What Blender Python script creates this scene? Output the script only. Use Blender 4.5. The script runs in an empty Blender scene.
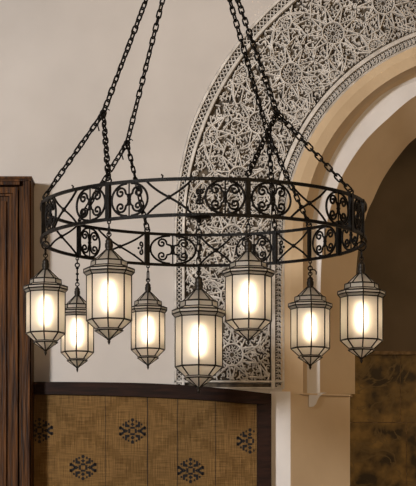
import bpy, bmesh, math, random
from mathutils import Vector, Matrix

C = bpy.context.scene.collection
SC = bpy.context.scene
PI = math.pi
random.seed(7)

# ------------------------------------------------------------------ camera, world, lights, exposure
F, CX, HY, EYE = 1943.0, 208.0, 546.0, 1.2        # focal length (px of the 416x486 frame), centre column, horizon row, eye height
W = 11.4                                          # distance of the far wall plane

cam = bpy.data.cameras.new('camera')
cam.sensor_width = 36
cam.lens = F * 36 / 486
cam.shift_y = (HY - 243) / 486
cam.clip_end = 100
camo = bpy.data.objects.new('camera', cam)
C.objects.link(camo)
camo.location = (0, 0, EYE)
camo.rotation_euler = (PI / 2, 0, 0)
SC.camera = camo

world = bpy.data.worlds.new('world')
SC.world = world
world.use_nodes = True
bg = world.node_tree.nodes['Background']
bg.inputs[0].default_value = (1.0, 0.90, 0.80, 1)
bg.inputs[1].default_value = 0.12


def area(name, loc, target, sx, sy, power, col):
    l = bpy.data.lights.new(name, 'AREA')
    l.shape = 'RECTANGLE'
    l.size, l.size_y, l.energy, l.color = sx, sy, power, col
    o = bpy.data.objects.new(name, l)
    C.objects.link(o)
    o.location = loc
    o.rotation_euler = (Vector(target) - Vector(loc)).to_track_quat('-Z', 'Y').to_euler()
    return o


area('daylight_window', (-6.6, 1.0, 3.75), (-0.2, 11.4, 3.1), 1.0, 1.2, 1080, (1.0, 0.965, 0.93))
area('added_warm_fill', (3.2, 4.5, 3.9), (1.2, 11.6, 2.9), 1.2, 0.8, 100, (1.0, 0.66, 0.33))  # added unseen fill that warms the arch reveals
area('added_passage_fill', (3.6, 12.1, 3.9), (2.0, 13.2, 1.8), 0.5, 0.5, 17, (1.0, 0.72, 0.42))  # added unseen fill that brightens the stone beyond the arch

SC.view_settings.view_transform = 'Standard'
SC.view_settings.look = 'None'
SC.view_settings.gamma = 1
SC.view_settings.exposure = 0.0
SC.view_settings.use_curve_mapping = False

# ------------------------------------------------------------------ helpers


def P(x, y, Y=W):
    """a point that stands at depth Y, seen at column x and row y"""
    return Vector(((x - CX) / F * Y, Y, EYE + (HY - y) / F * Y))


def tag(o, label=None, cat=None, group=None, kind=None):
    for k, v in (('label', label), ('category', cat), ('group', group), ('kind', kind)):
        if v:
            o[k] = v
    return o


def empty(name, loc=(0, 0, 0)):
    o = bpy.data.objects.new(name, None)
    o.empty_display_size = 0.05
    o.location = loc
    C.objects.link(o)
    return o


class MB:
    def __init__(s):
        s.v, s.f, s.m, s.sm = [], [], [], []

    def face(s, pts, mat=0, smooth=False):
        b = len(s.v)
        s.v += [tuple(p) for p in pts]
        s.f.append(tuple(range(b, b + len(pts))))
        s.m.append(mat)
        s.sm.append(smooth)

    def add(s, verts, faces, mat=0, smooth=False):
        b = len(s.v)
        s.v += [tuple(p) for p in verts]
        for f in faces:
            s.f.append(tuple(i + b for i in f))
            s.m.append(mat)
            s.sm.append(smooth)

    def box(s, x0, x1, y0, y1, z0, z1, mat=0):
        v = [(x, y, z) for x in (x0, x1) for y in (y0, y1) for z in (z0, z1)]
        s.add(v, [(0, 1, 3, 2), (4, 6, 7, 5), (0, 4, 5, 1), (2, 3, 7, 6), (0, 2, 6, 4), (1, 5, 7, 3)], mat)

    def tube(s, pts, r, n=6, closed=False, mat=0, caps=True):
        pts = [Vector(p) for p in pts]
        N = len(pts)
        rr = r if isinstance(r, (list, tuple)) else [r] * N
        tang = []
        for i in range(N):
            a = pts[(i - 1) % N] if (closed or i > 0) else pts[i]
            b = pts[(i + 1) % N] if (closed or i < N - 1) else pts[i]
            t = (b - a)
            tang.append(t.normalized() if t.length > 1e-9 else Vector((0, 0, 1)))
        t0 = tang[0]
        ref = Vector((0, 0, 1)) if abs(t0.z) < 0.9 else Vector((1, 0, 0))
        nrm = (ref - t0 * ref.dot(t0)).normalized()
        verts, faces = [], []
        for i in range(N):
            t = tang[i]
            nrm = nrm - t * nrm.dot(t)
            nrm = nrm.normalized() if nrm.length > 1e-6 else t.orthogonal().normalized()
            bn = t.cross(nrm)
            for k in range(n):
                a = 2 * PI * k / n
                verts.append(pts[i] + (nrm * math.cos(a) + bn * math.sin(a)) * rr[i])
        for i in range(N if closed else N - 1):
            j = (i + 1) % N
            for k in range(n):
                l = (k + 1) % n
                faces.append((i * n + k, i * n + l, j * n + l, j * n + k))
        if caps and not closed:
            faces.append(tuple(range(n - 1, -1, -1)))
            faces.append(tuple(range((N - 1) * n, N * n)))
        s.add(verts, faces, mat, True)

    def lathe(s, prof, c, n=12, mat=0, rot=0.0, smooth=True):
        """prof: (radius, z) pairs round the vertical axis through c"""
        c = Vector(c)
        v = []
        for r, z in prof:
            for k in range(n):
                a = 2 * PI * k / n + rot
                v.append((c.x + r * math.sin(a), c.y - r * math.cos(a), c.z + z))
        f = []
        for i in range(len(prof) - 1):
            for k in range(n):
                l = (k + 1) % n
                f.append((i * n + k, i * n + l, (i + 1) * n + l, (i + 1) * n + k))
        f.append(tuple(range(n - 1, -1, -1)))
        f.append(tuple(range((len(prof) - 1) * n, len(prof) * n)))
        s.add(v, f, mat, smooth)

    def build(s, name, mats, parent=None, origin=None, weld=False):
        me = bpy.data.meshes.new(name)
        o = Vector(origin) if origin is not None else (parent.matrix_basis.translation if parent else Vector((0, 0, 0)))
        o = Vector(o)
        me.from_pydata([Vector(p) - o for p in s.v], [], s.f)
        if not isinstance(mats, (list, tuple)):
            mats = [mats]
        for m in mats:
            me.materials.append(m)
        me.polygons.foreach_set('material_index', s.m)
        me.polygons.foreach_set('use_smooth', s.sm)
        bm = bmesh.new()
        bm.from_mesh(me)
        if weld:
            bmesh.ops.remove_doubles(bm, verts=bm.verts, dist=1e-5)
        bmesh.ops.recalc_face_normals(bm, faces=bm.faces)
        bm.to_mesh(me)
        bm.free()
        me.update()
        ob = bpy.data.objects.new(name, me)
        C.objects.link(ob)
        if parent:
            ob.parent = parent
            ob.location = o - parent_world(parent)
        else:
            ob.location = o
        return ob


def parent_world(o):
    p = Vector((0, 0, 0))
    while o:
        p += o.location
        o = o.parent
    return p


# ------------------------------------------------------------------ materials


def mat(name, col, rough=0.6, metal=0.0, col2=None, scale=6, stretch=(1, 1, 1), bump=0.0, bscale=None, detail=6, lo=0.35, hi=0.65, spec=0.3):
    m = bpy.data.materials.new(name)
    m.use_nodes = True
    nt = m.node_tree
    b = nt.nodes['Principled BSDF']
    b.inputs['Base Color'].default_value = (*col, 1)
    b.inputs['Roughness'].default_value = rough
    b.inputs['Metallic'].default_value = metal
    b.inputs['Specular IOR Level'].default_value = spec
    if col2 or bump:
        tc = nt.nodes.new('ShaderNodeTexCoord')
        mp = nt.nodes.new('ShaderNodeMapping')
        mp.inputs['Scale'].default_value = stretch
        nt.links.new(tc.outputs['Object'], mp.inputs[0])
    if col2:
        n = nt.nodes.new('ShaderNodeTexNoise')
        n.inputs['Scale'].default_value = scale
        n.inputs['Detail'].default_value = detail
        r = nt.nodes.new('ShaderNodeValToRGB')
        r.color_ramp.elements[0].position = lo
        r.color_ramp.elements[1].position = hi
        r.color_ramp.elements[0].color = (*col, 1)
        r.color_ramp.elements[1].color = (*col2, 1)
        nt.links.new(mp.outputs[0], n.inputs['Vector'])
        nt.links.new(n.outputs['Fac'], r.inputs[0])
        nt.links.new(r.outputs[0], b.inputs['Base Color'])
    if bump:
        n2 = nt.nodes.new('ShaderNodeTexNoise')
        n2.inputs['Scale'].default_value = bscale or scale * 3
        n2.inputs['Detail'].default_value = 5
        bp = nt.nodes.new('ShaderNodeBump')
        bp.inputs['Strength'].default_value = bump
        bp.inputs['Distance'].default_value = 0.01
        nt.links.new(mp.outputs[0], n2.inputs['Vector'])
        nt.links.new(n2.outputs['Fac'], bp.inputs['Height'])
        nt.links.new(bp.outputs[0], b.inputs['Normal'])
    return m


M = {}
M['plaster'] = mat('wall_plaster', (0.50, 0.468, 0.44), 0.75, col2=(0.575, 0.54, 0.51), scale=1.6, bump=0.25, bscale=5)
M['tan'] = mat('arch_plaster_warm_lit', (0.60, 0.46, 0.30), 0.75, col2=(0.67, 0.525, 0.35), scale=3, bump=0.12, bscale=9)  # part of the warm light on the arch is put into this tan
M['pale'] = mat('arch_plaster_daylit', (0.68, 0.66, 0.65), 0.7, col2=(0.75, 0.73, 0.72), scale=4, bump=0.1, bscale=12)  # same plaster on the daylit faces, their brightness put into the colour
M['stucco'] = mat('carved_stucco', (0.50, 0.47, 0.43), 0.8, col2=(0.72, 0.69, 0.65), scale=14, bump=0.2, bscale=60)
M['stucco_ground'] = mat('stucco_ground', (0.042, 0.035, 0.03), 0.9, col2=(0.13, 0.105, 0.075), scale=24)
M['iron'] = mat('wrought_iron', (0.003, 0.0025, 0.0022), 0.36, 0.0, col2=(0.007, 0.0055, 0.004), scale=40, bump=0.35, bscale=160, spec=0.10)
M['lead'] = mat('lantern_metal', (0.008, 0.0065, 0.005), 0.4, 0.2, col2=(0.02, 0.015, 0.010), scale=50, spec=0.2)
M['wood'] = mat('door_wood', (0.014, 0.005, 0.002), 0.4, col2=(0.115, 0.044, 0.010), scale=9, stretch=(6, 6, 0.35), bump=0.2, bscale=22, spec=0.10)
M['darkwood'] = mat('dark_wood', (0.010, 0.0045, 0.003), 0.5, col2=(0.026, 0.010, 0.006), scale=9, stretch=(0.6, 6, 6), bump=0.15, bscale=24, spec=0.12)
M['thread'] = mat('black_thread', (0.012, 0.011, 0.011), 0.85)
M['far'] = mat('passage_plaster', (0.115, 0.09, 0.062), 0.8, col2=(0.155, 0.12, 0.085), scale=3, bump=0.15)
M['floor'] = mat('floor_tile', (0.10, 0.06, 0.035), 0.4, col2=(0.15, 0.09, 0.05), scale=4)
M['ceiling'] = mat('ceiling_plaster', (0.5, 0.44, 0.37), 0.8, col2=(0.56, 0.5, 0.42), scale=2)
M['joint'] = mat('stone_joint', (0.16, 0.11, 0.06), 0.8, col2=(0.3, 0.21, 0.12), scale=30)


def stone_mat():
    m = mat('stone_cladding', (0.040, 0.025, 0.008), 0.5, col2=(0.36, 0.23, 0.07), scale=7.0, bump=0.2, bscale=14, detail=14, lo=0.40, hi=0.66)
    nt = m.node_tree
    N, L = nt.nodes, nt.links
    b = N['Principled BSDF']
    base = b.inputs['Base Color'].links[0].from_socket
    n = N.new('ShaderNodeTexNoise')
    n.inputs['Scale'].default_value = 4.5
    n.inputs['Detail'].default_value = 7
    n.inputs['Distortion'].default_value = 1.2
    L.new(N['Mapping'].outputs[0], n.inputs['Vector'])
    a = N.new('ShaderNodeMath')
    a.operation = 'SUBTRACT'
    L.new(n.outputs['Fac'], a.inputs[0])
    a.inputs[1].default_value = 0.5
    c = N.new('ShaderNodeMath')
    c.operation = 'ABSOLUTE'
    L.new(a.outputs[0], c.inputs[0])
    r = N.new('ShaderNodeValToRGB')
    r.color_ramp.elements[0].color = (1, 1, 1, 1)
    r.color_ramp.elements[1].color = (0, 0, 0, 1)
    r.color_ramp.elements[1].position = 0.03
    L.new(c.outputs[0], r.inputs[0])
    mx = N.new('ShaderNodeMixRGB')
    L.new(r.outputs[0], mx.inputs[0])
    L.new(base, mx.inputs[1])
    mx.inputs[2].default_value = (0.20, 0.135, 0.05, 1)
    L.new(mx.outputs[0], b.inputs['Base Color'])
    return m


M['stone'] = stone_mat()


def textile_mat():
    m = bpy.data.materials.new('woven_raffia')
    m.use_nodes = True
    nt = m.node_tree
    N, L = nt.nodes, nt.links
    b = N['Principled BSDF']
    b.inputs['Roughness'].default_value = 0.85
    b.inputs['Specular IOR Level'].default_value = 0.15
    tc = N.new('ShaderNodeTexCoord')
    sp = N.new('ShaderNodeSeparateXYZ')
    L.new(tc.outputs['Object'], sp.inputs[0])

    def math_(op, a, b_=None, c=None):
        n = N.new('ShaderNodeMath')
        n.operation = op
        for i, v in enumerate((a, b_, c)):
            if v is None:
                continue
            if isinstance(v, (int, float)):
                n.inputs[i].default_value = v
            else:
                L.new(v, n.inputs[i])
        return n.outputs[0]

    def noise(scale, st, detail=4):
        mp = N.new('ShaderNodeMapping')
        mp.inputs['Scale'].default_value = st
        L.new(tc.outputs['Object'], mp.inputs[0])
        n = N.new('ShaderNodeTexNoise')
        n.inputs['Scale'].default_value = scale
        n.inputs['Detail'].default_value = detail
        L.new(mp.outputs[0], n.inputs['Vector'])
        return n.outputs['Fac']
    px = W / F
    u = math_('DIVIDE', sp.outputs['X'], 104 * px)
    v = math_('DIVIDE', sp.outputs['Z'], 78 * px)
    stp = math_('MULTIPLY', math_('FLOOR', math_('MULTIPLY', u, 26)), 1 / 26)
    stv = math_('MULTIPLY', math_('FLOOR', math_('MULTIPLY', v, 22)), 1 / 22)

    def band(sign):
        w = math_('ADD', stp, stv) if sign > 0 else math_('SUBTRACT', stp, stv)
        fr = math_('FRACT', math_('ADD', w, 100.0))
        d = math_('ABSOLUTE', math_('SUBTRACT', fr, 0.5))
        d = math_('ADD', d, math_('MULTIPLY', math_('SUBTRACT', noise(14, (1, 1, 1)), 0.5), 0.10))
        return math_('LESS_THAN', d, 0.07)
    bands = math_('MAXIMUM', band(1), band(-1))
    warp = noise(60, (5, 1, 0.12))
    weft = noise(60, (0.15, 1, 5))
    t = math_('ADD', math_('MULTIPLY', warp, 0.55), math_('MULTIPLY', weft, 0.45))
    r = N.new('ShaderNodeValToRGB')
    r.color_ramp.elements[0].position = 0.34
    r.color_ramp.elements[1].position = 0.66
    r.color_ramp.elements[0].color = (0.060, 0.031, 0.010, 1)
    r.color_ramp.elements[1].color = (0.265, 0.155, 0.056, 1)
    L.new(t, r.inputs[0])
    mx = N.new('ShaderNodeMixRGB')
    mx.blend_type = 'MULTIPLY'
    L.new(math_('MULTIPLY', bands, 0.36), mx.inputs[0])
    L.new(r.outputs[0], mx.inputs[1])
    mx.inputs[2].default_value = (0.52, 0.48, 0.36, 1)
    L.new(mx.outputs[0], b.inputs['Base Color'])
    bp = N.new('ShaderNodeBump')
    bp.inputs['Strength'].default_value = 0.5
    bp.inputs['Distance'].default_value = 0.004
    L.new(t, bp.inputs['Height'])
    L.new(bp.outputs[0], b.inputs['Normal'])
    return m


M['textile'] = textile_mat()


def glass_mat():
    m = bpy.data.materials.new('frosted_glass')
    m.use_nodes = True
    nt = m.node_tree
    N, L = nt.nodes, nt.links
    N.remove(N['Principled BSDF'])
    out = N['Material Output']
    tc = N.new('ShaderNodeTexCoord')
    n = N.new('ShaderNodeTexNoise')
    n.inputs['Scale'].default_value = 26
    L.new(tc.outputs['Object'], n.inputs['Vector'])
    r = N.new('ShaderNodeValToRGB')
    r.color_ramp.elements[0].color = (0.58, 0.55, 0.50, 1)
    r.color_ramp.elements[1].color = (0.70, 0.67, 0.62, 1)
    L.new(n.outputs['Fac'], r.inputs[0])
    tr = N.new('ShaderNodeBsdfTranslucent')
    df = N.new('ShaderNodeBsdfDiffuse')
    gl = N.new('ShaderNodeBsdfGlossy')
    gl.inputs['Roughness'].default_value = 0.5
    L.new(r.outputs[0], tr.inputs[0])
    L.new(r.outputs[0], df.inputs[0])
    a = N.new('ShaderNodeMixShader')
    a.inputs[0].default_value = 0.36
    L.new(tr.outputs[0], a.inputs[1])
    L.new(df.outputs[0], a.inputs[2])
    rf = N.new('ShaderNodeBsdfRefraction')
    rf.inputs['IOR'].default_value = 1.30
    rf.inputs['Roughness'].default_value = 0.97
    rf.inputs[0].default_value = (0.95, 0.92, 0.86, 1)
    d = N.new('ShaderNodeMixShader')
    d.inputs[0].default_value = 0.40
    L.new(a.outputs[0], d.inputs[1])
    L.new(rf.outputs[0], d.inputs[2])
    c = N.new('ShaderNodeMixShader')
    c.inputs[0].default_value = 0.03
    L.new(d.outputs[0], c.inputs[1])
    L.new(gl.outputs[0], c.inputs[2])
    wv = N.new('ShaderNodeTexNoise')
    wv.inputs['Scale'].default_value = 90
    bp = N.new('ShaderNodeBump')
    bp.inputs['Strength'].default_value = 0.25
    bp.inputs['Distance'].default_value = 0.002
    L.new(tc.outputs['Object'], wv.inputs['Vector'])
    L.new(wv.outputs['Fac'], bp.inputs['Height'])
    for s in (tr, df, gl):
        L.new(bp.outputs[0], s.inputs['Normal'])
    L.new(c.outputs[0], out.inputs['Surface'])
    return m


M['glass'] = glass_mat()


def emit_mat(name, col, strength):
    m = bpy.data.materials.new(name)
    m.use_nodes = True
    nt = m.node_tree
    b = nt.nodes['Principled BSDF']
    b.inputs['Base Color'].default_value = (*col, 1)
    b.inputs['Emission Color'].default_value = (*col, 1)
    b.inputs['Emission Strength'].default_value = strength
    return m


M['bulb'] = emit_mat('warm_bulb', (1.0, 0.78, 0.53), 13.5)

# ------------------------------------------------------------------ arch outline curves (rows and columns measured on the far wall)


def arc(R, y_spring=238.0, cx=490.0, cy=238.0, n=56):
    """left half of an arch: from the apex down to the springing"""
    return [(cx - R * math.sin(PI / 2 * i / n), cy - R * math.cos(PI / 2 * i / n)) for i in range(n + 1)]


def catmull(pts, n=8):
    out = []
    q = [pts[0]] + pts + [pts[-1]]
    for i in range(1, len(q) - 2):
        p0, p1, p2, p3 = [Vector((*p, 0)) for p in q[i - 1:i + 3]]
        for k in range(n):
            t = k / n
            out.append((0.5 * ((2 * p1) + (p2 - p0) * t + (2 * p0 - 5 * p1 + 4 * p2 - p3) * t * t + (3 * p1 - p0 - 3 * p2 + p3) * t ** 3)).to_tuple()[:2])
    out.append(pts[-1])
    return out


def resample(pts, n):
    d = [0]
    for a, b in zip(pts, pts[1:]):
        d.append(d[-1] + math.dist(a, b))
    out, j = [], 0
    for i in range(n):
        t = d[-1] * i / (n - 1)
        while j < len(d) - 2 and d[j + 1] < t:
            j += 1
        k = (t - d[j]) / max(1e-9, d[j + 1] - d[j])
        out.append((pts[j][0] + (pts[j + 1][0] - pts[j][0]) * k, pts[j][1] + (pts[j + 1][1] - pts[j][1]) * k))
    return out


def squeeze(x):
    return 190 - (190 - x) * 16 / 19.5 if x < 190 else x


YB = 394.0                                         # row where the mouldings stop on the pier block
curveO = [(squeeze(x), y) for x, y in arc(319.5)] + [(174, 760)]
curveA = arc(206)[:-1] + [(284, 238), (281.5, 275), (281, 330), (281, YB)]
curveA2 = arc(198)[:-1] + [(292, 238), (290.5, 275), (290, 330), (290, YB)]
curveB = arc(187.5)[:-1] + [(302.8, 238), (303, 275), (303, 330), (303, YB)]
curveC = catmull([(490, 64), (450, 68), (416, 81), (381, 99), (352, 131.7), (333, 163), (319, 205), (312, 245), (309, 290), (308.5, 340), (308.5, YB)])
curveD = catmull([(490, 79), (450, 83), (416, 95.6), (388, 118.5), (363.5, 143), (342, 176.5), (329.5, 212), (322.5, 250), (320.5, 290), (320, 340), (320, YB)])
curveE = catmull([(490, 112), (450, 119), (416, 137.7), (398, 157), (383, 179), (373, 200), (366.5, 215), (358.5, 249), (355.5, 285), (355, 330), (355, YB)])


AXIS = P(490, 0).x


def mirr(p, s):
    return p if s == 0 else Vector((2 * AXIS - p.x, p.y, p.z))


def loft(mb, c0, d0, c1, d1, n=90, mat=0, smooth=False):
    a, b = resample(c0, n), resample(c1, n)
    sm = smooth
    for s in (0, 1):
        va = [mirr(P(x, y, W + d0), s) for x, y in a]
        vb = [mirr(P(x, y, W + d1), s) for x, y in b]
        mb.add(va + vb, [(i, i + 1, n + i + 1, n + i) for i in range(n - 1)], mat, sm)


# ------------------------------------------------------------------ room shell
mb = MB()
mb.box(-7, 8, -1.0, 15.0, -0.1, 0)
fl = mb.build('floor', M['floor'])
tag(fl, 'warm brown tiled floor below the picture', kind='structure')

CEIL = P(0, -137, 9.6).z
mb = MB()
mb.box(-7, 8, 3.0, 15.0, CEIL, CEIL + 0.1)
ce = mb.build('ceiling', M['ceiling'])
tag(ce, 'plain plaster ceiling above the chandelier', kind='structure')

mb = MB()
top_row = HY - (CEIL - EYE) * F / W
left_col = -980
for s in (0, 1):
    f = (lambda x: x) if s == 0 else (lambda x: 980 - x)
    for (xa, ya), (xb, yb) in zip(curveO, curveO[1:]):
        mb.face([P(f(left_col), ya), P(f(xa), ya), P(f(xb), min(yb, 750.5)), P(f(left_col), min(yb, 750.5))])
mb.face([P(left_col, top_row), P(980 - left_col, top_row), P(980 - left_col, curveO[0][1]), P(left_col, curveO[0][1])])
wb = mb.build('wall_back', M['plaster'], origin=P(90, 300))
tag(wb, 'rough beige plaster wall behind the chandelier', kind='structure')

# arch mouldings
mb = MB()
rb, rc = resample(curveB, 90), resample(curveC, 90)
mix = lambda t: [(a[0] + (b[0] - a[0]) * t, a[1] + (b[1] - a[1]) * t) for a, b in zip(rb, rc)]
curveM1, curveM2 = mix(0.42), mix(0.74)
loft(mb, curveA, 0.0, curveA2, 0.006, mat=0)
loft(mb, curveA2, 0.006, curveB, 0.028, mat=0)
loft(mb, curveB, 0.028, curveM1, 0.115, mat=0, smooth=True)
loft(mb, curveM1, 0.115, curveM2, 0.148, mat=0, smooth=True)
loft(mb, curveM2, 0.148, curveC, 0.158, mat=1, smooth=True)
loft(mb, curveC, 0.158, curveD, 0.16, mat=1, smooth=True)
loft(mb, curveD, 0.16, curveE, 0.44, mat=0, smooth=True)
loft(mb, curveE, 0.44, curveE, 0.62, mat=0)
tr = mb.build('trim_1', [M['tan'], M['pale']], origin=P(320, 394))
tag(tr, 'stepped plaster arch moulding coloured as warm-lit, with a daylit pale inner band', kind='structure')

# pier block under the mouldings, with the chamfer stop
mb = MB()
for s in (0, 1):
    f = (lambda x: x) if s == 0 else (lambda x: 980 - x)

    def Q(x, y, d):
        return mirr(P(x, y, W + d), s)
    mb.face([Q(270, 391.5, -0.012), Q(290.5, 391.5, -0.012), Q(290.5, 750, -0.012), Q(270, 750, -0.012)], 1)
    mb.face([Q(290.5, 391.5, -0.012), Q(293, 394, 0.0), Q(350, 396, 0.30), Q(350, 750, 0.30), Q(290.5, 750, -0.012)], 0)
    dp = Vector((0, 0.32, 0))
    mb.face([Q(350, 396, 0.30), Q(350, 396, 0.30) + dp, Q(350, 750, 0.30) + dp, Q(350, 750, 0.30)], 0)
    mb.face([Q(270, 391.5, -0.012), Q(290.5, 391.5, -0.012), Q(290.5, 391.5, 0.2), Q(270, 391.5, 0.2)], 1)
    mb.face([Q(290.5, 391.5, -0.012), Q(293, 394, 0.0), Q(350, 396, 0.30), Q(350, 396, 0.30) + dp, Q(300, 394, 0.62), Q(290.5, 391.5, 0.2)], 1)
    # ogee chamfer stop
    st = [(309, 392.5), (327, 392.5), (322.5, 394), (319.5, 396.5), (317.5, 400), (316, 404), (313.5, 406.5), (309, 407)]
    fr = [Q(x, y, (x - 293) / 58 * 0.30 - 0.02) for x, y in st]
    bk = [Q(x, y, (x - 293) / 58 * 0.30 + 0.03) for x, y in st]
    n = len(st)
    mb.add(fr + bk, [tuple(range(n))] + [(i, (i + 1) % n, n + (i + 1) % n, n + i) for i in range(n)], 1)
    # thin lip of the ledge
    lip = [Q(303, 393.0, 0.03), Q(350.5, 394.4, 0.285), Q(350.5, 396.2, 0.285), Q(303, 394.8, 0.03)]
    lip2 = [p + Vector((0.015 if s == 0 else -0.015, 0.06, 0)) for p in lip]
    mb.add(lip + lip2, [(0, 1, 2, 3), (0, 1, 5, 4), (3, 2, 6, 7), (1, 2, 6, 5), (0, 3, 7, 4)], 0)
tr2 = mb.build('trim_2', [M['tan'], M['pale']], origin=P(320, 500))
tag(tr2, 'plaster pier coloured as warm-lit tan below the arch moulding with a curved chamfer stop', kind='structure')

# the dim passage beyond the arch
FY = 13.2
mb = MB()
mb.face([P(300, 700, FY), P(900, 700, FY), P(900, -80, FY), P(300, -80, FY)])
x0, x1 = P(300, 0, FY).x, P(900, 0, FY).x
mb.face([(x0, FY, 0), (x0, W + 0.3, 0), (x0, W + 0.3, CEIL), (x0, FY, CEIL)])
mb.face([(x1, FY, 0), (x1, W + 0.3, 0), (x1, W + 0.3, CEIL), (x1, FY, CEIL)])
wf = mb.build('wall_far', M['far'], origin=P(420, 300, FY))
tag(wf, 'dim brown wall in the passage beyond the arch', kind='structure')

cl = empty('stone_dado', (P(430, 0, FY).x, FY - 0.02, 0))
tag(cl, 'dark mottled brown and ochre stone slabs lining the passage wall beyond the arch', 'stone cladding')
rows = [(355, 422.4), (423.4, 492), (493, 562), (563, 632), (633, 720)]
cols = [(310, 399.5), (400.3, 470), (470.8, 545), (545.8, 620), (620.8, 700)]
for ri, (ya, yb) in enumerate(rows):
    for ci, (xa, xb) in enumerate(cols):
        if ri > 2 and ci > 2:
            continue
        mb = MB()
        off = 6 if ri % 2 else 0
        a, b = P(xa + off, yb, FY), P(xb + off, ya, FY)
        mb.box(a.x, b.x, FY - 0.03, FY - 0.004, max(0.0, a.z), b.z)
        mb.build('stone_slab', M['stone'], cl)
mb = MB()
a, b = P(308, 0, FY), P(706, 354.5, FY)
mb.box(a.x, b.x, FY - 0.028, FY - 0.001, 0.0, b.z - 0.004)
mb.build('mortar', M['joint'], cl)
mb = MB()
a, b = P(308, 355, FY), P(706, 351.8, FY)
mb.box(a.x, b.x, FY - 0.05, FY - 0.001, a.z - 0.002, b.z)
mb.build('cap_rail', M['joint'], cl)

# ------------------------------------------------------------------ carved stucco band


def S(s, R):
    """along the band: s > 0 round the arch, s < 0 straight down the jamb"""
    if s >= 0:
        a = s / 262.0
        x, y = 490 - R * math.cos(a), 238 - R * math.sin(a)
    else:
        x, y = 490 - R, 238 - s
    return squeeze(x), y


def SP(s, R, d):
    x, y = S(s, R)
    return P(x, y, W) + Vector((0, -d, 0))


SEND = 262 * PI / 2
SB = -151.0


def strip(mb, R0, d0, R1, d1, mat=0, s0=SB, s1=SEND, n=110):
    v = []
    for i in range(n + 1):
        s = s0 + (s1 - s0) * i / n
        v += [SP(s, R0, d0), SP(s, R1, d1)]
    mb.add(v, [(2 * i, 2 * i + 1, 2 * i + 3, 2 * i + 2) for i in range(n)], mat)


def strand(mb, pts, w, d0, d1, mat=0):
    """a carved ridge along (s, R) points: width w px, rising from d0 to d1"""
    n = len(pts)
    v = []
    for i in range(n):
        a = pts[max(0, i - 1)]
        b = pts[min(n - 1, i + 1)]
        dx, dy = b[0] - a[0], b[1] - a[1]
        l = math.hypot(dx, dy) or 1
        nx, ny = -dy / l * w / 2, dx / l * w / 2
        s, R = pts[i]
        v += [SP(s + nx, R + ny, d0), SP(s + nx * 0.55, R + ny * 0.55, d1), SP(s - nx * 0.55, R - ny * 0.55, d1), SP(s - nx, R - ny, d0)]
    f = []
    for i in range(n - 1):
        for k in range(3):
            f.append((4 * i + k, 4 * i + k + 1, 4 * i + k + 5, 4 * i + k + 4))
    f += [(0, 1, 2, 3), (4 * n - 4, 4 * n - 3, 4 * n - 2, 4 * n - 1)]
    mb.add(v, f, mat)


GR = -0.026                                        # depth of the cut-back ground
mbg, mbr, mbb = MB(), MB(), MB()
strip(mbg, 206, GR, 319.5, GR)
# plain mouldings
for R0, R1, h in ((316.2, 319.5, 0.010), (306.5, 310.2, 0.012), (214.5, 219.0, 0.012)):
    strip(mbb, R0, GR, R0 + 0.4, h)
    strip(mbb, R0 + 0.4, h, R1 - 0.4, h)
    strip(mbb, R1 - 0.4, h, R1, GR)
strip(mbb, 205.5, 0.0, 207.5, 0.006)
strip(mbb, 207.5, 0.006, 207.8, GR)
# bottom moulding of the jamb panel
for sb, w in ((-143.5, 3.0), (-150.0, 2.4)):
    strand(mbb, [(sb, 207), (sb, 260), (sb, 319)], w, GR, 0.010)
# interlaced border outside, leaf border inside
k = 0
s = SB
while s < SEND:
    a = 1 if k % 2 else -1
    strand(mbb, [(s, 313.2 - 3 * a), (s + 2.1, 313.2), (s + 4.2, 313.2 + 3 * a)], 1.1, GR, 0.002)
    strand(mbb, [(s, 313.2 + 3 * a), (s + 2.1, 313.2), (s + 4.2, 313.2 - 3 * a)], 1.1, GR, 0.0)
    s += 4.2
    k += 1
s = SB
while s < SEND:
    strand(mbb, [(s, 208.3), (s + 2.2, 209.8), (s + 2.8, 212.0), (s + 1.2, 214.0)], 1.5, GR, 0.0)
    strand(mbb, [(s + 3.2, 208.5), (s + 3.8, 210.3), (s + 4.4, 213.8)], 1.5, GR, -0.004)
    strand(mbb, [(s + 0.4, 211.0), (s + 1.4, 212.0)], 1.3, GR, -0.006)
    s += 5.2
# star rosettes and straps
RM = 258.0
cent = []
s = 64 - 60 * 4
while s < SEND + 30:
    cent.append(s)
    s += 59.5
LO, HI = 220.0, 305.5


def clip_poly(pts):
    out, cur = [], []
    for p in pts:
        if LO <= p[1] <= HI and SB + 9 <= p[0] <= SEND:
            cur.append(p)
        else:
            if len(cur) > 1:
                out.append(cur)
            cur = []
    if len(cur) > 1:
        out.append(cur)
    return out


def put(pts, w, h):
    for c in clip_poly(pts):
        strand(mbr, c, w, GR, h)


def seg(a, b, n=8, bow=0.0):
    dx, dy = b[0] - a[0], b[1] - a[1]
    return [(a[0] + dx * i / n - dy * bow * math.sin(PI * i / n), a[1] + dy * i / n + dx * bow * math.sin(PI * i / n)) for i in range(n + 1)]


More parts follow.
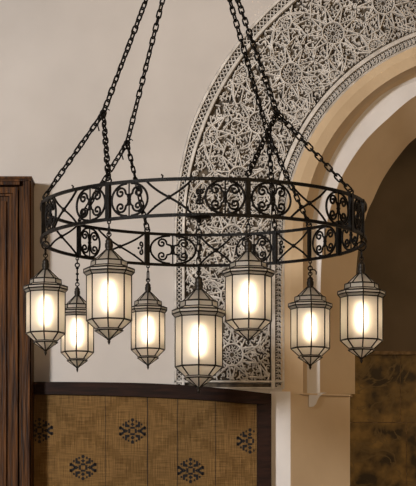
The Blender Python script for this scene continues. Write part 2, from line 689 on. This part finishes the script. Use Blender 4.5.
def rosette(s, R, r, rays, ph=0.0, big=True):
    put([(s + r * math.cos(2 * PI * i / 28), R + r * math.sin(2 * PI * i / 28)) for i in range(29)], 1.9, 0.006)
    for i in range(rays):
        a = 2 * PI * (i + ph) / rays
        b = 2 * PI * (i + 0.5 + ph) / rays
        c = 2 * PI * (i + 1 + ph) / rays
        po = lambda q, an: (s + q * math.cos(an), R + q * math.sin(an))
        put(seg(po(r, b), po(r * 2.45, a)), 1.7, 0.006)
        put(seg(po(r, b), po(r * 2.45, c)), 1.7, 0.006)
        if big:
            put(seg(po(r * 2.45, a), po(r * 3.4, b)), 1.5, 0.004)
            put(seg(po(r * 2.45, c), po(r * 3.4, b)), 1.5, 0.004)
        # tiny leaves inside the medallion
        put(seg(po(r * 0.22, a), po(r * 0.80, a + 0.25), 4, 0.25), 1.0, -0.004)
        put(seg(po(r * 0.50, b), po(r * 0.85, b - 0.3), 3, -0.3), 0.9, -0.006)


for i, c in enumerate(cent):
    rosette(c, RM, 11.0, 10, 0.0 if i % 2 else 0.5)
    rosette(c + 29.75, 300, 9.0, 8, 0.5, False)
    rosette(c + 29.75, 222, 8.5, 8, 0.5, False)
    for sg in (-1, 1):
        put(seg((c + sg * 4, RM + 26), (c + sg * 29.75, 304), 14, 0.12 * sg), 1.6, 0.005)
        put(seg((c + sg * 4, RM - 26), (c + sg * 29.75, 221), 14, -0.12 * sg), 1.6, 0.005)
# arabesque filling
rnd = random.Random(3)
s = SB + 10
stp = 3.7
while s < SEND:
    R = LO + 1.5
    while R < HI - 1:
        cs, cr = s + rnd.uniform(-1.6, 1.6), R + rnd.uniform(-1.6, 1.6)
        near = min(math.hypot(cs - c, cr - RM) for c in cent)
        if near > 10.5:
            q = rnd.uniform(1.5, 3.1)
            a0 = rnd.uniform(0, 2 * PI)
            da = rnd.choice((-1, 1)) * rnd.uniform(2.2, 4.4)
            pts = [(cs + q * (1 - 0.5 * i / 5) * math.cos(a0 + da * i / 5), cr + q * (1 - 0.5 * i / 5) * math.sin(a0 + da * i / 5)) for i in range(6)]
            if rnd.random() < 0.35:
                L = rnd.uniform(4, 8)
                pts = seg((cs, cr), (cs + L * math.cos(a0), cr + L * math.sin(a0)), 5, rnd.uniform(-0.3, 0.3))
            put(pts, rnd.uniform(1.1, 1.7), rnd.uniform(-0.010, 0.002))
        R += stp
    s += stp
band = mbb.build('trim_3', M['stucco'], origin=P(225, 390))
tag(band, 'broad band of carved stucco arabesque around the arch', kind='structure')
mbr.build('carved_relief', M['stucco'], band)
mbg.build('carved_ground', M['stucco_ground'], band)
# right-hand half of the same band
half = band.copy()
C.objects.link(half)
half.name = 'trim_4'
half['label'] = 'right half of the carved stucco band beyond the picture edge'
ax = P(490, 0).x
half.scale.x = -1
half.location.x = 2 * ax - band.location.x
for ch in list(band.children):
    c = ch.copy()
    C.objects.link(c)
    c.parent = half
# backing behind the cut ground
mb = MB()
for sgn in (0, 1):
    f = (lambda x: x) if sgn == 0 else (lambda x: 980 - x)
    mb.face([P(f(174), 388, W), P(f(282), 388, W), P(f(282), 750, W), P(f(174), 750, W)])
wl = mb.build('wall_pier', M['plaster'], origin=P(225, 500))
tag(wl, 'plaster wall behind the framed raffia panel', kind='structure')

# ------------------------------------------------------------------ wooden door on the left
DY = 11.20
door = empty('door_1', (P(0, 0, DY).x, DY + 0.06, 0))
tag(door, 'dark reddish brown wooden door with moulded frame at the left edge', kind='structure')


def pbox(mb, xa, xb, ya, yb, Ya, Yb, mat=0):
    """box between two depths; columns and rows are read at its front"""
    a, b = P(xa, yb, Ya), P(xb, ya, Ya)
    mb.box(a.x, b.x, Ya, Yb, max(0.0, a.z), b.z, mat)


BOT = 760
mb = MB()
pbox(mb, 19.5, 23.0, 181, BOT, DY + 0.05, W - 0.002)
pbox(mb, 23.0, 25.0, 181, BOT, DY + 0.012, W - 0.002)
pbox(mb, 25.0, 29.5, 180.5, BOT, DY, W - 0.002)
pbox(mb, 29.5, 31.2, 180.5, BOT, DY + 0.02, W - 0.002)
mb.build('frame_jamb', M['wood'], door)
mb = MB()
pbox(mb, -150, 31.8, 176.2, 178.6, DY - 0.015, W - 0.002)
pbox(mb, -150, 31.2, 178.6, 181.0, DY, W - 0.002)
pbox(mb, -150, 19.5, 181.0, 184.6, DY + 0.01, W - 0.002)
mb.build('frame_head', M['wood'], door)
mb = MB()
pbox(mb, -150, 18.6, 185.6, BOT, DY + 0.075, W - 0.004)
pbox(mb, 12.5, 17.5, 187.2, BOT, DY + 0.035, DY + 0.076)
pbox(mb, -150, 12.5, 187.2, 193, DY + 0.035, DY + 0.076)
pbox(mb, 9.5, 12.5, 193, BOT, DY + 0.055, DY + 0.076)
pbox(mb, -150, 9.5, 193, 196, DY + 0.055, DY + 0.076)
pbox(mb, 0, 6, 201, BOT, DY + 0.06, DY + 0.076)
mb.build('door_leaf', M['wood'], door)

# ------------------------------------------------------------------ framed raffia panel
HF = W - 0.055
panel = empty('framed_wall_panel', (P(150, 0, HF).x, W - 0.03, 0))
tag(panel, 'wall panel of ochre woven raffia with black motifs in a dark wooden frame', 'wall panel')


def curve_y(tab, x):
    for (xa, ya), (xb, yb) in zip(tab, tab[1:]):
        if x <= xb:
            return ya + (yb - ya) * (x - xa) / (xb - xa)
    return tab[-1][1]


TOP = catmull([(31.5, 381), (90, 381.3), (150, 382.5), (200, 385.4), (240, 389.4), (271.5, 393)], 8)
LOW = catmull([(31.5, 394), (90, 395), (150, 397), (200, 399.6), (235, 402.2), (271.5, 405)], 8)
mb = MB()
n = 40
fr, bk = [], []
for i in range(n + 1):
    x = 32 + (271.5 - 32) * i / n
    yt, yl = curve_y(TOP, x), curve_y(LOW, x)
    fr += [P(x, yt + 0.8, HF), P(x, yl, HF)]
    bk += [P(x, yt, HF) + Vector((0, 0.053, 0)), P(x, yl, HF) + Vector((0, 0.053, 0))]
k = 2 * (n + 1)
fs = [(0, 1, k + 1, k), (k - 2, k - 1, 2 * k - 1, 2 * k - 2)]
for i in range(n):
    fs += [(2 * i, 2 * i + 1, 2 * i + 3, 2 * i + 2), (k + 2 * i, k + 2 * i + 1, k + 2 * i + 3, k + 2 * i + 2),
           (2 * i, 2 * i + 2, k + 2 * i + 2, k + 2 * i), (2 * i + 1, 2 * i + 3, k + 2 * i + 3, k + 2 * i + 1)]
mb.add(fr + bk, fs)
mb.build('top_rail', M['darkwood'], panel)
mb = MB()
pbox(mb, 258.3, 271.4, 404.6, BOT, HF + 0.002, W - 0.002)
pbox(mb, 256.9, 258.3, 403.4, BOT, HF + 0.012, W - 0.002)
mb.build('stile', M['darkwood'], panel)
mb = MB()
pbox(mb, 31.9, 33.6, 394, BOT, HF + 0.002, W - 0.002)
mb.build('stile', M['darkwood'], panel)
mb = MB()
pbox(mb, 33.6, 256.9, 640, BOT, HF + 0.002, W - 0.002)
mb.build('bottom_rail', M['darkwood'], panel)
TY = W - 0.030
mb = MB()
xs = [33.6 + (256.9 - 33.6) * i / 30 for i in range(31)]
for xa, xb in zip(xs, xs[1:]):
    mb.face([P(xa, curve_y(LOW, xa) - 1.5, TY), P(xb, curve_y(LOW, xb) - 1.5, TY), P(xb, 642, TY), P(xa, 642, TY)], 0)
# seams between the woven strips
for x, w in ((147.5, 0.75), (177.5, 0.55), (105.5, 0.35), (215.5, 0.4)):
    a, b = P(x - w / 2, 642, TY), P(x + w / 2, curve_y(LOW, x), TY)
    mb.box(a.x, b.x, TY - 0.0015, TY + 0.001, a.z, b.z, 1)


def motif(cx, cy, k=1.0):
    def poly(pts, d=0.003):
        q = [(cx + x * k, cy - y * k) for x, y in pts if True]
        if max(p[0] for p in q) < 34.2 or max(p[0] for p in q) > 256.8:
            return
        q = [(max(34.0, x), y) for x, y in q]
        fr = [P(x, y, TY) + Vector((0, -d, 0)) for x, y in q]
        bk = [P(x, y, TY) for x, y in q]
        m = len(q)
        mb.add(fr + bk, [tuple(range(m))] + [(i, (i + 1) % m, m + (i + 1) % m, m + i) for i in range(m)], 1)

    def bar(x0, y0, x1, y1, w=2.1):
        dx, dy = x1 - x0, y1 - y0
        l = math.hypot(dx, dy)
        nx, ny = -dy / l * w / 2, dx / l * w / 2
        poly([(x0 + nx, y0 + ny), (x1 + nx, y1 + ny), (x1 - nx, y1 - ny), (x0 - nx, y0 - ny)])
    # centre ring
    for a in range(4):
        t = [(2.2, 3.2), (-2.2, 3.2)]
        c, s = (1, 0, -1, 0)[a], (0, 1, 0, -1)[a]
        (xa, ya), (xb, yb) = [(x * c - y * s, x * s + y * c) for x, y in t]
        bar(xa, ya, xb, yb, 2.0)
        # upright pairs of lozenges at top and bottom, bow ties at the sides
    for sg in (-1, 1):
        poly([(0, sg * 4.6), (2.1, sg * 6.8), (0, sg * 8.6), (-2.1, sg * 6.8)])
        poly([(0, sg * 8.8), (1.7, sg * 10.6), (1.2, sg * 12.6), (-1.2, sg * 12.6), (-1.7, sg * 10.6)])
        poly([(sg * 4.2, 0), (sg * 7.0, 2.0), (sg * 7.0, -2.0)])
        bar(sg * 7.4, 0, sg * 12.6, 4.2, 2.1)
        bar(sg * 7.4, 0, sg * 12.6, -4.2, 2.1)
        bar(sg * 12.4, 4.4, sg * 12.4, 1.4, 2.1)
        bar(sg * 12.4, -4.4, sg * 12.4, -1.4, 2.1)
        for sv in (-1, 1):
            poly([(sg * 2.8, sv * 3.6), (sg * 7.6, sv * 4.0), (sg * 7.6, sv * 9.4), (sg * 5.6, sv * 9.4), (sg * 5.4, sv * 6.6), (sg * 3.2, sv * 6.2)])
            poly([(sg * 8.3, sv * 5.4), (sg * 10.0, sv * 5.4), (sg * 10.0, sv * 7.4), (sg * 8.3, sv * 7.4)])
            poly([(sg * 3.2, sv * 8.4), (sg * 4.8, sv * 8.8), (sg * 4.4, sv * 10.8), (sg * 3.0, sv * 10.6)])


for x, y in ((39.5, 430.5), (132.5, 431), (250, 441), (83, 467.5), (190.5, 470.5), (40, 507), (134, 509), (246, 514), (86, 546), (190, 550)):
    motif(x, y)
mb.build('raffia_panel', [M['textile'], M['thread']], panel, origin=P(132.5, 431, TY))

# ------------------------------------------------------------------ ring chandelier
RX, RY, RR = P(203.5, 0, 9.6).x, 9.6, 0.80
ZT, ZB = EYE + 1.664, EYE + 1.501                  # rail centre heights


def ring(a, z, r=RR):
    return Vector((RX + r * math.sin(a), RY - r * math.cos(a), z))


def colpx(p):
    return CX + p.x / p.y * F


def rowpx(p):
    return HY - (p.z - EYE) / p.y * F


def ang(x, back=False):
    """angle on the hoop whose bar is seen at column x"""
    lo, hi = (-1.487, 1.487) if not back else (PI * 2 - 1.654, 1.654)
    if back:
        lo, hi = 1.654, 2 * PI - 1.654
        inc = False
    else:
        inc = True
    for _ in range(50):
        m = (lo + hi) / 2
        c = colpx(ring(m, ZT))
        if (c < x) == inc:
            lo = m
        else:
            hi = m
    return (lo + hi) / 2


chand = empty('ring_chandelier', (RX, RY, ZB))
tag(chand, 'large black wrought iron ring chandelier of scrollwork hanging on chains', 'chandelier')
ZM, HB = (ZT + ZB) / 2, (ZT - ZB) / 2 - 0.006


def hoop(name, z, h=0.0145, w=0.012):
    mb = MB()
    n = 120
    v = []
    for i in range(n):
        a = 2 * PI * i / n
        for r, dz in ((RR - w / 2, -h / 2), (RR + w / 2, -h / 2), (RR + w / 2, h / 2), (RR - w / 2, h / 2)):
            v.append(ring(a, z + dz, r))
    f = []
    for i in range(n):
        j = (i + 1) % n
        for k in range(4):
            l = (k + 1) % 4
            f.append((4 * i + k, 4 * i + l, 4 * j + l, 4 * j + k))
    mb.add(v, f)
    return mb.build(name, M['iron'], chand)


hoop('hoop', ZT)
hoop('hoop', ZB)


def band_pts(a0, a1, pts):
    """unit motif coordinates (-1..1) bent onto the hoop between angles a0 and a1"""
    return [ring((a0 + a1) / 2 + (a1 - a0) / 2 * u, ZM + HB * v) for u, v in pts]


def spiral(cu, cv, r0, turns, a0, sgn, asp, n=18):
    return [(cu + r0 * (1 - 0.78 * i / n) * math.cos(a0 + sgn * turns * 2 * PI * i / n) * asp,
             cv + r0 * (1 - 0.78 * i / n) * math.sin(a0 + sgn * turns * 2 * PI * i / n)) for i in range(n + 1)]


BAR = 0.0057


def ball(mb, p, r):
    mb.lathe([(r * math.cos(t), r * math.sin(t)) for t in (-1.4, -0.8, 0, 0.8, 1.4)], p, 8)


def roundel(a0, a1, simple=False):
    mb = MB()
    wid = abs(a1 - a0) * RR
    asp = min(1.0, 2 * HB / wid)
    for sg in (-1, 1):
        # outer C bar
        mb.tube(band_pts(a0, a1, [(sg * (0.12 + 0.86 * math.sin(PI * i / 16)), 0.98 * math.cos(PI * i / 16)) for i in range(17)]), BAR)
        # facing pairs of inner scrolls
        for sv in (-1, 1):
            sp = spiral(sg * 0.47, sv * 0.43, 0.36, 1.3, (PI if sg > 0 else 0) + sg * sv * 0.15, -sg * sv * 1, asp)
            lead = [(sg * 0.03, 0.0), (sg * 0.05, sv * 0.16), (sg * 0.09, sv * 0.30)]
            mb.tube(band_pts(a0, a1, lead + sp), BAR * 0.95)
            ball(mb, band_pts(a0, a1, [sp[-1]])[0], 0.0062)
    mb.tube(band_pts(a0, a1, [(0, -1), (0, -0.3), (0, 0.3), (0, 1)]), BAR * 0.6)
    for v in (-0.28, 0.0, 0.28):
        ball(mb, band_pts(a0, a1, [(0, v)])[0], 0.0105 if v == 0 else 0.0075)
    return mb.build('scroll_roundel', M['iron'], chand)


def cross(a0, a1):
    mb = MB()
    for sg in (-1, 1):
        mb.tube(band_pts(a0, a1, [(u / 8, sg * (0.78 * u / 8 + 0.22 * (u / 8) ** 3)) for u in range(-8, 9)]), BAR * 0.95)
    ball(mb, band_pts(a0, a1, [(0, 0)])[0], 0.0115)
    for su in (-1, 1):
        ball(mb, band_pts(a0, a1, [(su * 0.62, su * 0.52)])[0], 0.0065)
    return mb.build('cross_bar', M['iron'], chand)


def small_scroll(a, d):
    """pair of little curls riveted to an upright"""
    mb = MB()
    wid = 0.055 / RR
    for sv in (-1, 1):
        sp = spiral(0.0, sv * 0.27, 0.24, 1.1, -PI / 2 * sv, sv * d, 0.9)
        mb.tube(band_pts(a - wid, a + wid, sp), BAR * 0.9)
    ball(mb, band_pts(a - wid, a + wid, [(-d * 0.25, 0)])[0], 0.007)
    return mb.build('curl', M['iron'], chand)


def upright(a, w=0.020, t=0.012):
    mb = MB()
    da = w / 2 / RR
    v = []
    for z in (ZB - 0.008, ZT + 0.008):
        for aa, r in ((a - da, RR - t), (a + da, RR - t), (a + da, RR + t * 0.75), (a - da, RR + t * 0.75)):
            v.append(ring(aa, z, r))
    mb.add(v, [(0, 1, 2, 3), (4, 5, 6, 7), (0, 1, 5, 4), (1, 2, 6, 5), (2, 3, 7, 6), (3, 0, 4, 7)])
    return mb.build('upright', M['iron'], chand)


f_, b_ = (lambda x: ang(x)), (lambda x: ang(x, True))
up_front = [f_(43.2), f_(108), f_(248), f_(351.3)]
up_back = [b_(339), b_(309.5), b_(275), b_(147), b_(78.6)]
for a, w in zip(up_front, (0.012, 0.022, 0.022, 0.022)):
    upright(a, w)
for a, w in zip(up_back, (0.024, 0.012, 0.024, 0.024, 0.013)):
    upright(a, w)
up_side = f_(362.5)
upright(up_side, 0.02)
for x0, x1 in ((46, 56), (76.5, 105.5), (111.5, 148), (205, 245), (251.5, 291), (326, 348.5), (354, 361)):
    roundel(f_(x0), f_(x1))
for x0, x1 in ((54, 76.5), (147, 191.5), (291, 326)):
    cross(f_(x0), f_(x1))
small_scroll(f_(198), 1)
small_scroll(f_(201.5), -1)
for x0, x1 in ((358, 342), (336, 312.5), (271.5, 236), (196, 150), (100, 80)):
    roundel(b_(x0), b_(x1))
for x0, x1 in ((308.5, 277.5), (232, 200), (143.5, 98.5), (77, 50)):
    cross(b_(x0), b_(x1))
small_scroll(b_(281.5), 1)
small_scroll(b_(141), -1)

# chains


def link_path(L, w, n=6):
    """stadium in the local (axis, side) plane"""
    r = w / 2
    h = L / 2 - r
    p = []
    for i in range(n + 1):
        t = PI * i / n
        p.append((h + r * math.sin(t), r * math.cos(t)))
    for i in range(n + 1):
        t = PI * i / n
        p.append((-h - r * math.sin(t), -r * math.cos(t)))
    return p


def chain(mb, p0, p1, pitch=0.034, wire=0.0044, width=0.023, seed=0, start=0):
    rd = random.Random(seed)
    p0, p1 = Vector(p0), Vector(p1)
    d = p1 - p0
    n = max(1, round(d.length / pitch))
    pt = d.length / n
    d.normalize()
    ref = Vector((0, 1, 0))
    a = (ref - d * ref.dot(d)).normalized()
    b = d.cross(a)
    L = pt + 2.2 * wire + 0.001
    for i in range(n):
        c = p0 + d * pt * (i + 0.5)
        th = (PI / 2 if (i + start) % 2 else 0) + rd.uniform(-0.28, 0.28) + 0.5
        side = a * math.cos(th) + b * math.sin(th)
        mb.tube([c + d * x + side * y for x, y in link_path(L, width)], wire, 6, True)


APEX = P(194, -126, RY)
attach = {}
for key, a in (('lf', (up_front[0], up_front[1])), ('rf', (up_front[2], up_front[3])), ('lb', (up_back[4], up_back[3])), ('rb', (up_back[2], up_back[1]))):
    attach[key] = [ring(q, ZT + 0.022, RR - 0.004) for q in a]
junc = {'lf': (103.3, 113), 'rf': (277, 113), 'lb': (127, 143), 'rb': (268.5, 136)}


def plane_hit(px, py, a, b, c):
    nrm = (b - a).cross(c - a)
    o = Vector((0, 0, EYE))
    d = P(px, py, 1.0) - o
    return o + d * ((a - o).dot(nrm) / d.dot(nrm))


def eye_ring(mb, p, r=0.011, w=0.0036, axis='y'):
    mb.tube([p + Vector((r * math.cos(t), 0, r * math.sin(t))) if axis == 'y' else p + Vector((0, r * math.cos(t), r * math.sin(t))) for t in [2 * PI * i / 12 for i in range(12)]], w, 6, True)


hook = MB()
hook.lathe([(0.075, CEIL - 0.004 - APEX.z), (0.072, CEIL - 0.014 - APEX.z), (0.03, CEIL - 0.03 - APEX.z), (0.012, CEIL - 0.045 - APEX.z), (0.010, 0.02)], APEX, 16)
hook.tube([APEX + Vector((0.024 * math.cos(t), 0, 0.024 * math.sin(t))) for t in [2 * PI * i / 16 for i in range(16)]], 0.006, 8, True)
hook.build('ceiling_hook', M['iron'], chand)
for qi, (key, (jx, jy)) in enumerate(junc.items()):
    A, B = attach[key]
    J = plane_hit(jx, jy, APEX, A, B)
    start = APEX + (J - APEX).normalized() * 0.026 + Vector((0, 0.006 * (qi - 1.5), 0))
    mb = MB()
    chain(mb, start, J, seed=qi)
    ch = mb.build('hanging_chain', M['iron'], chand)
    mb = MB()
    eye_ring(mb, J, 0.0135, 0.0042)
    # wire tail left over where the chains are joined
    s = 1 if jx < 200 else -1
    mb.tube([J + Vector((0, -0.008, 0)), J + Vector((s * -0.018, -0.012, -0.022)), J + Vector((s * -0.026, -0.01, -0.062)), J + Vector((s * -0.019, -0.01, -0.088))], 0.0034)
    mb.tube([J + Vector((0, -0.008, 0)), J + Vector((s * 0.022, -0.01, 0.018)), J + Vector((s * 0.03, -0.01, 0.010))], 0.003)
    mb.build('joining_ring', M['iron'], ch)
    for bi, T in enumerate((A, B)):
        mb = MB()
        chain(mb, J, T, seed=10 + 2 * qi + bi, start=1)
        eye_ring(mb, T + Vector((0, 0, -0.006)), 0.013, 0.0042, 'y' if bi else 'x')
        mb.build('branch_chain', M['iron'], chand)
# small rivets on the top hoop
for x in (72.5, 162.0):
    mb = MB()
    p = ring(f_(x), ZT + 0.009)
    mb.tube([p - Vector((0, 0, 0.006)), p + Vector((0.004, 0, 0.008)), p + Vector((-0.004, 0, 0.014))], 0.004)
    mb.build('rivet', M['iron'], chand)

# ------------------------------------------------------------------ lanterns
HEX = 8
OCT = [2 * PI * k / 8 for k in range(8)]


def lantern(x, Y, y_rail, y_apex, y_tip, hw, label, style=0, hang=None):
    """x column, Y depth, rows of the hoop / roof apex / lower point, half width of the cornice in px"""
    k = Y / F
    zt, zb = P(0, y_apex, Y).z, P(0, y_tip, Y).z
    H = zt - zb
    X = P(x, 0, Y).x
    w = hw * k
    z = lambda t: zt - H * t
    root = empty('lantern', (X, Y, zb))
    tag(root, label, 'lantern', 'lanterns on the ring chandelier')
    # radius ratios by height fraction: (fraction, radius / cornice radius)
    prof = [(0.02, 0.10), (0.145, 0.60), (0.15, 0.70), (0.205, 0.715), (0.215, 0.80), (0.235, 1.0), (0.268, 1.0), (0.30, 0.885), (0.785, 0.885), (0.875, 0.52), (0.895, 0.55), (0.985, 0.04)]

    def vert(i, kk):
        t, r = prof[i]
        a = OCT[kk % 8]
        return Vector((X + w * r * math.sin(a), Y - w * r * math.cos(a), z(t)))
    tiers = (('glass_roof', 0, 7), ('glass_body', 7, 8), ('glass_base', 8, 11))
    for name, i0, i1 in tiers:
        mb = MB()
        for i in range(i0, i1):
            for q in range(8):
                mb.face([vert(i, q), vert(i, q + 1), vert(i + 1, q + 1), vert(i + 1, q)])
        mb.build(name, M['glass'], root, weld=True)
    # metal came along every seam
    mb = MB()
    c = 0.0037
    for i, q in ((1, c), (2, c * 0.9), (3, c), (5, c), (6, c), (7, c), (8, c * 1.15), (9, c * 0.8), (10, c)):
        mb.tube([vert(i, q2) for q2 in range(8)], q, 5, True)
    for q in range(8):
        mb.tube([vert(0, q), vert(1, q)], c, 5)
        mb.tube([vert(2, q), vert(3, q)], c * 0.9, 5)
        mb.tube([vert(4, q), vert(5, q), vert(6, q), vert(7, q)], c * 0.9, 5)
        mb.tube([vert(7, q), vert(8, q)], c, 5)
        mb.tube([vert(8, q), vert(9, q)], c, 5)
        mb.tube([vert(10, q), vert(11, q)], c * 0.9, 5)
    mb.build('came_frame', M['lead'], root)
    # knob cap on the roof
    g = w / 0.105
    mb = MB()
    pr = [(0.020, -0.030), (0.017, -0.014), (0.0145, -0.006), (0.017, 0.0), (0.0175, 0.014), (0.014, 0.021), (0.016, 0.026), (0.012, 0.034), (0.005, 0.040), (0.004, 0.047)]
    mb.lathe([(r * g, zz * g) for r, zz in pr], (X, Y, zt), 14)
    cap = mb.build('cap', M['lead'], root)
    mb = MB()
    topz = zt + 0.047 * g
    eye_ring(mb, Vector((X, Y, topz + 0.008)), 0.0095, 0.003)
    mb.build('hanging_eye', M['lead'], cap)
    # lower point
    mb = MB()
    mb.lathe([(0.009 * g, 0.010), (0.0095 * g, 0.004), (0.005 * g, 0.0), (0.007 * g, -0.006), (0.004 * g, -0.014), (0.001, -0.020)], (X, Y, zb), 10)
    mb.build('finial', M['lead'], root)
    # bulb and its socket
    mb = MB()
    bz = z(0.545)
    mb.lathe([(0.012, 0.075), (0.013, 0.060), (0.019, 0.035), (0.0215, 0.01), (0.0215, -0.02), (0.017, -0.042), (0.009, -0.056), (0.003, -0.060)], (X, Y, bz), 12)
    bulb = mb.build('bulb', M['bulb'], root)
    mb = MB()
    mb.lathe([(0.004, zt - bz), (0.004, 0.106), (0.011, 0.102), (0.012, 0.08), (0.011, 0.074)], (X, Y, bz), 10)
    mb.build('socket', M['lead'], root)
    # suspension up to the hoop
    zr = hang if hang is not None else ZB - 0.0078
    mb = MB()
    eye_ring(mb, Vector((X, Y, zr - 0.006)), 0.0075, 0.0026)
    mb.build('staple', M['iron'], chand)
    mb = MB()
    zr = zr - 0.0208                                # centre of the top ring, linked through the staple
    eye_ring(mb, Vector((X, Y, zr)), 0.0130, 0.0027, 'x')
    zr = zr - 0.0100
    lo = topz + 0.012
    if style == 0:
        if zr - lo > 0.03:
            chain(mb, (X, Y, lo), (X, Y, zr - 0.002), pitch=0.034, wire=0.0034, width=0.022, seed=int(x))
        else:
            chain(mb, (X, Y, lo), (X, Y, zr), pitch=0.04, wire=0.0034, width=0.018, seed=int(x))
    elif style == 1:                                # beaded rod
        n = max(2, int((zr - lo) / 0.03))
        p = []
        for i in range(n):
            h = (zr - lo - 0.012) / n
            p += [(0.004, h * i), (0.004, h * (i + 0.4)), (0.0085, h * (i + 0.55)), (0.0085, h * (i + 0.7)), (0.004, h * (i + 0.85))]
        mb.lathe(p, (X, Y, lo), 8)
        eye_ring(mb, Vector((X, Y, zr - 0.008)), 0.011, 0.0036)
    else:                                           # round rings and a hook
        h = zr - lo
        n = max(2, round(h / 0.034))
        for i in range(n):
            eye_ring(mb, Vector((X, Y, lo + h * (i + 0.5) / n)), h / n / 2 + 0.003, 0.0036, 'y' if i % 2 else 'x')
        if style == 3:
            e = Vector((X, Y - 0.006, lo + h * 0.5))
            mb.tube([e, e + Vector((0.02, -0.004, 0.0)), e + Vector((0.032, -0.004, -0.012)), e + Vector((0.03, -0.004, -0.026))], 0.0036)
    mb.build('suspension', M['iron'], root)
    return root


def depth_at(x, back=False):
    return ring(ang(x, back), ZB).y


LAN = [
    (45.5, depth_at(45.5), 267, 351.5, 22.0, 'frosted glass lantern at the far left end of the ring, nearest the wooden door', 2, False),
    (361.5, depth_at(361.5), 271, 359.5, 23.8, 'rightmost lantern, hanging in front of the dark passage', 2, False),
    (109.0, depth_at(109), 247.5, 340.5, 25.3, 'large lantern under the left front upright, higher than its neighbours on either side', 0, False),
    (248.3, depth_at(248.3), 249.5, 341.0, 25.8, 'lantern hung high before the carved band, just right of the largest lantern', 0, False),
    (77.3, depth_at(77.3, True), 294, 368.5, 18.2, 'narrow lantern hanging low at the back, second from the left', 1, True),
    (148.0, depth_at(148, True), 290, 366, 18.8, 'narrow lantern at the back against the bare beige wall, beside the carved band', 0, True),
    (310.2, depth_at(310.2, True), 285, 366, 21.8, 'back lantern hanging in front of the tan pier and pale arch band', 3, True),
]
for x, Y, ya, yt, hw, lab, st, bk in LAN:
    lantern(x, Y, 0, ya, yt, hw, lab, st)
CY = depth_at(199) 
lantern(198.8, CY, 0, 286.5, 389, 26.5, 'largest and lowest lantern, hung on a long chain at the front centre of the ring', 0, ZB - 0.037)
# saucer under the hoop that carries the long suspension
mb = MB()
sx = P(198.8, 0, CY).x
mb.lathe([(0.008, -0.036), (0.012, -0.028), (0.012, -0.022), (0.052, -0.016), (0.056, -0.010), (0.05, -0.0075)], (sx, CY, ZB), 20)
mb.build('saucer', M['iron'], chand)
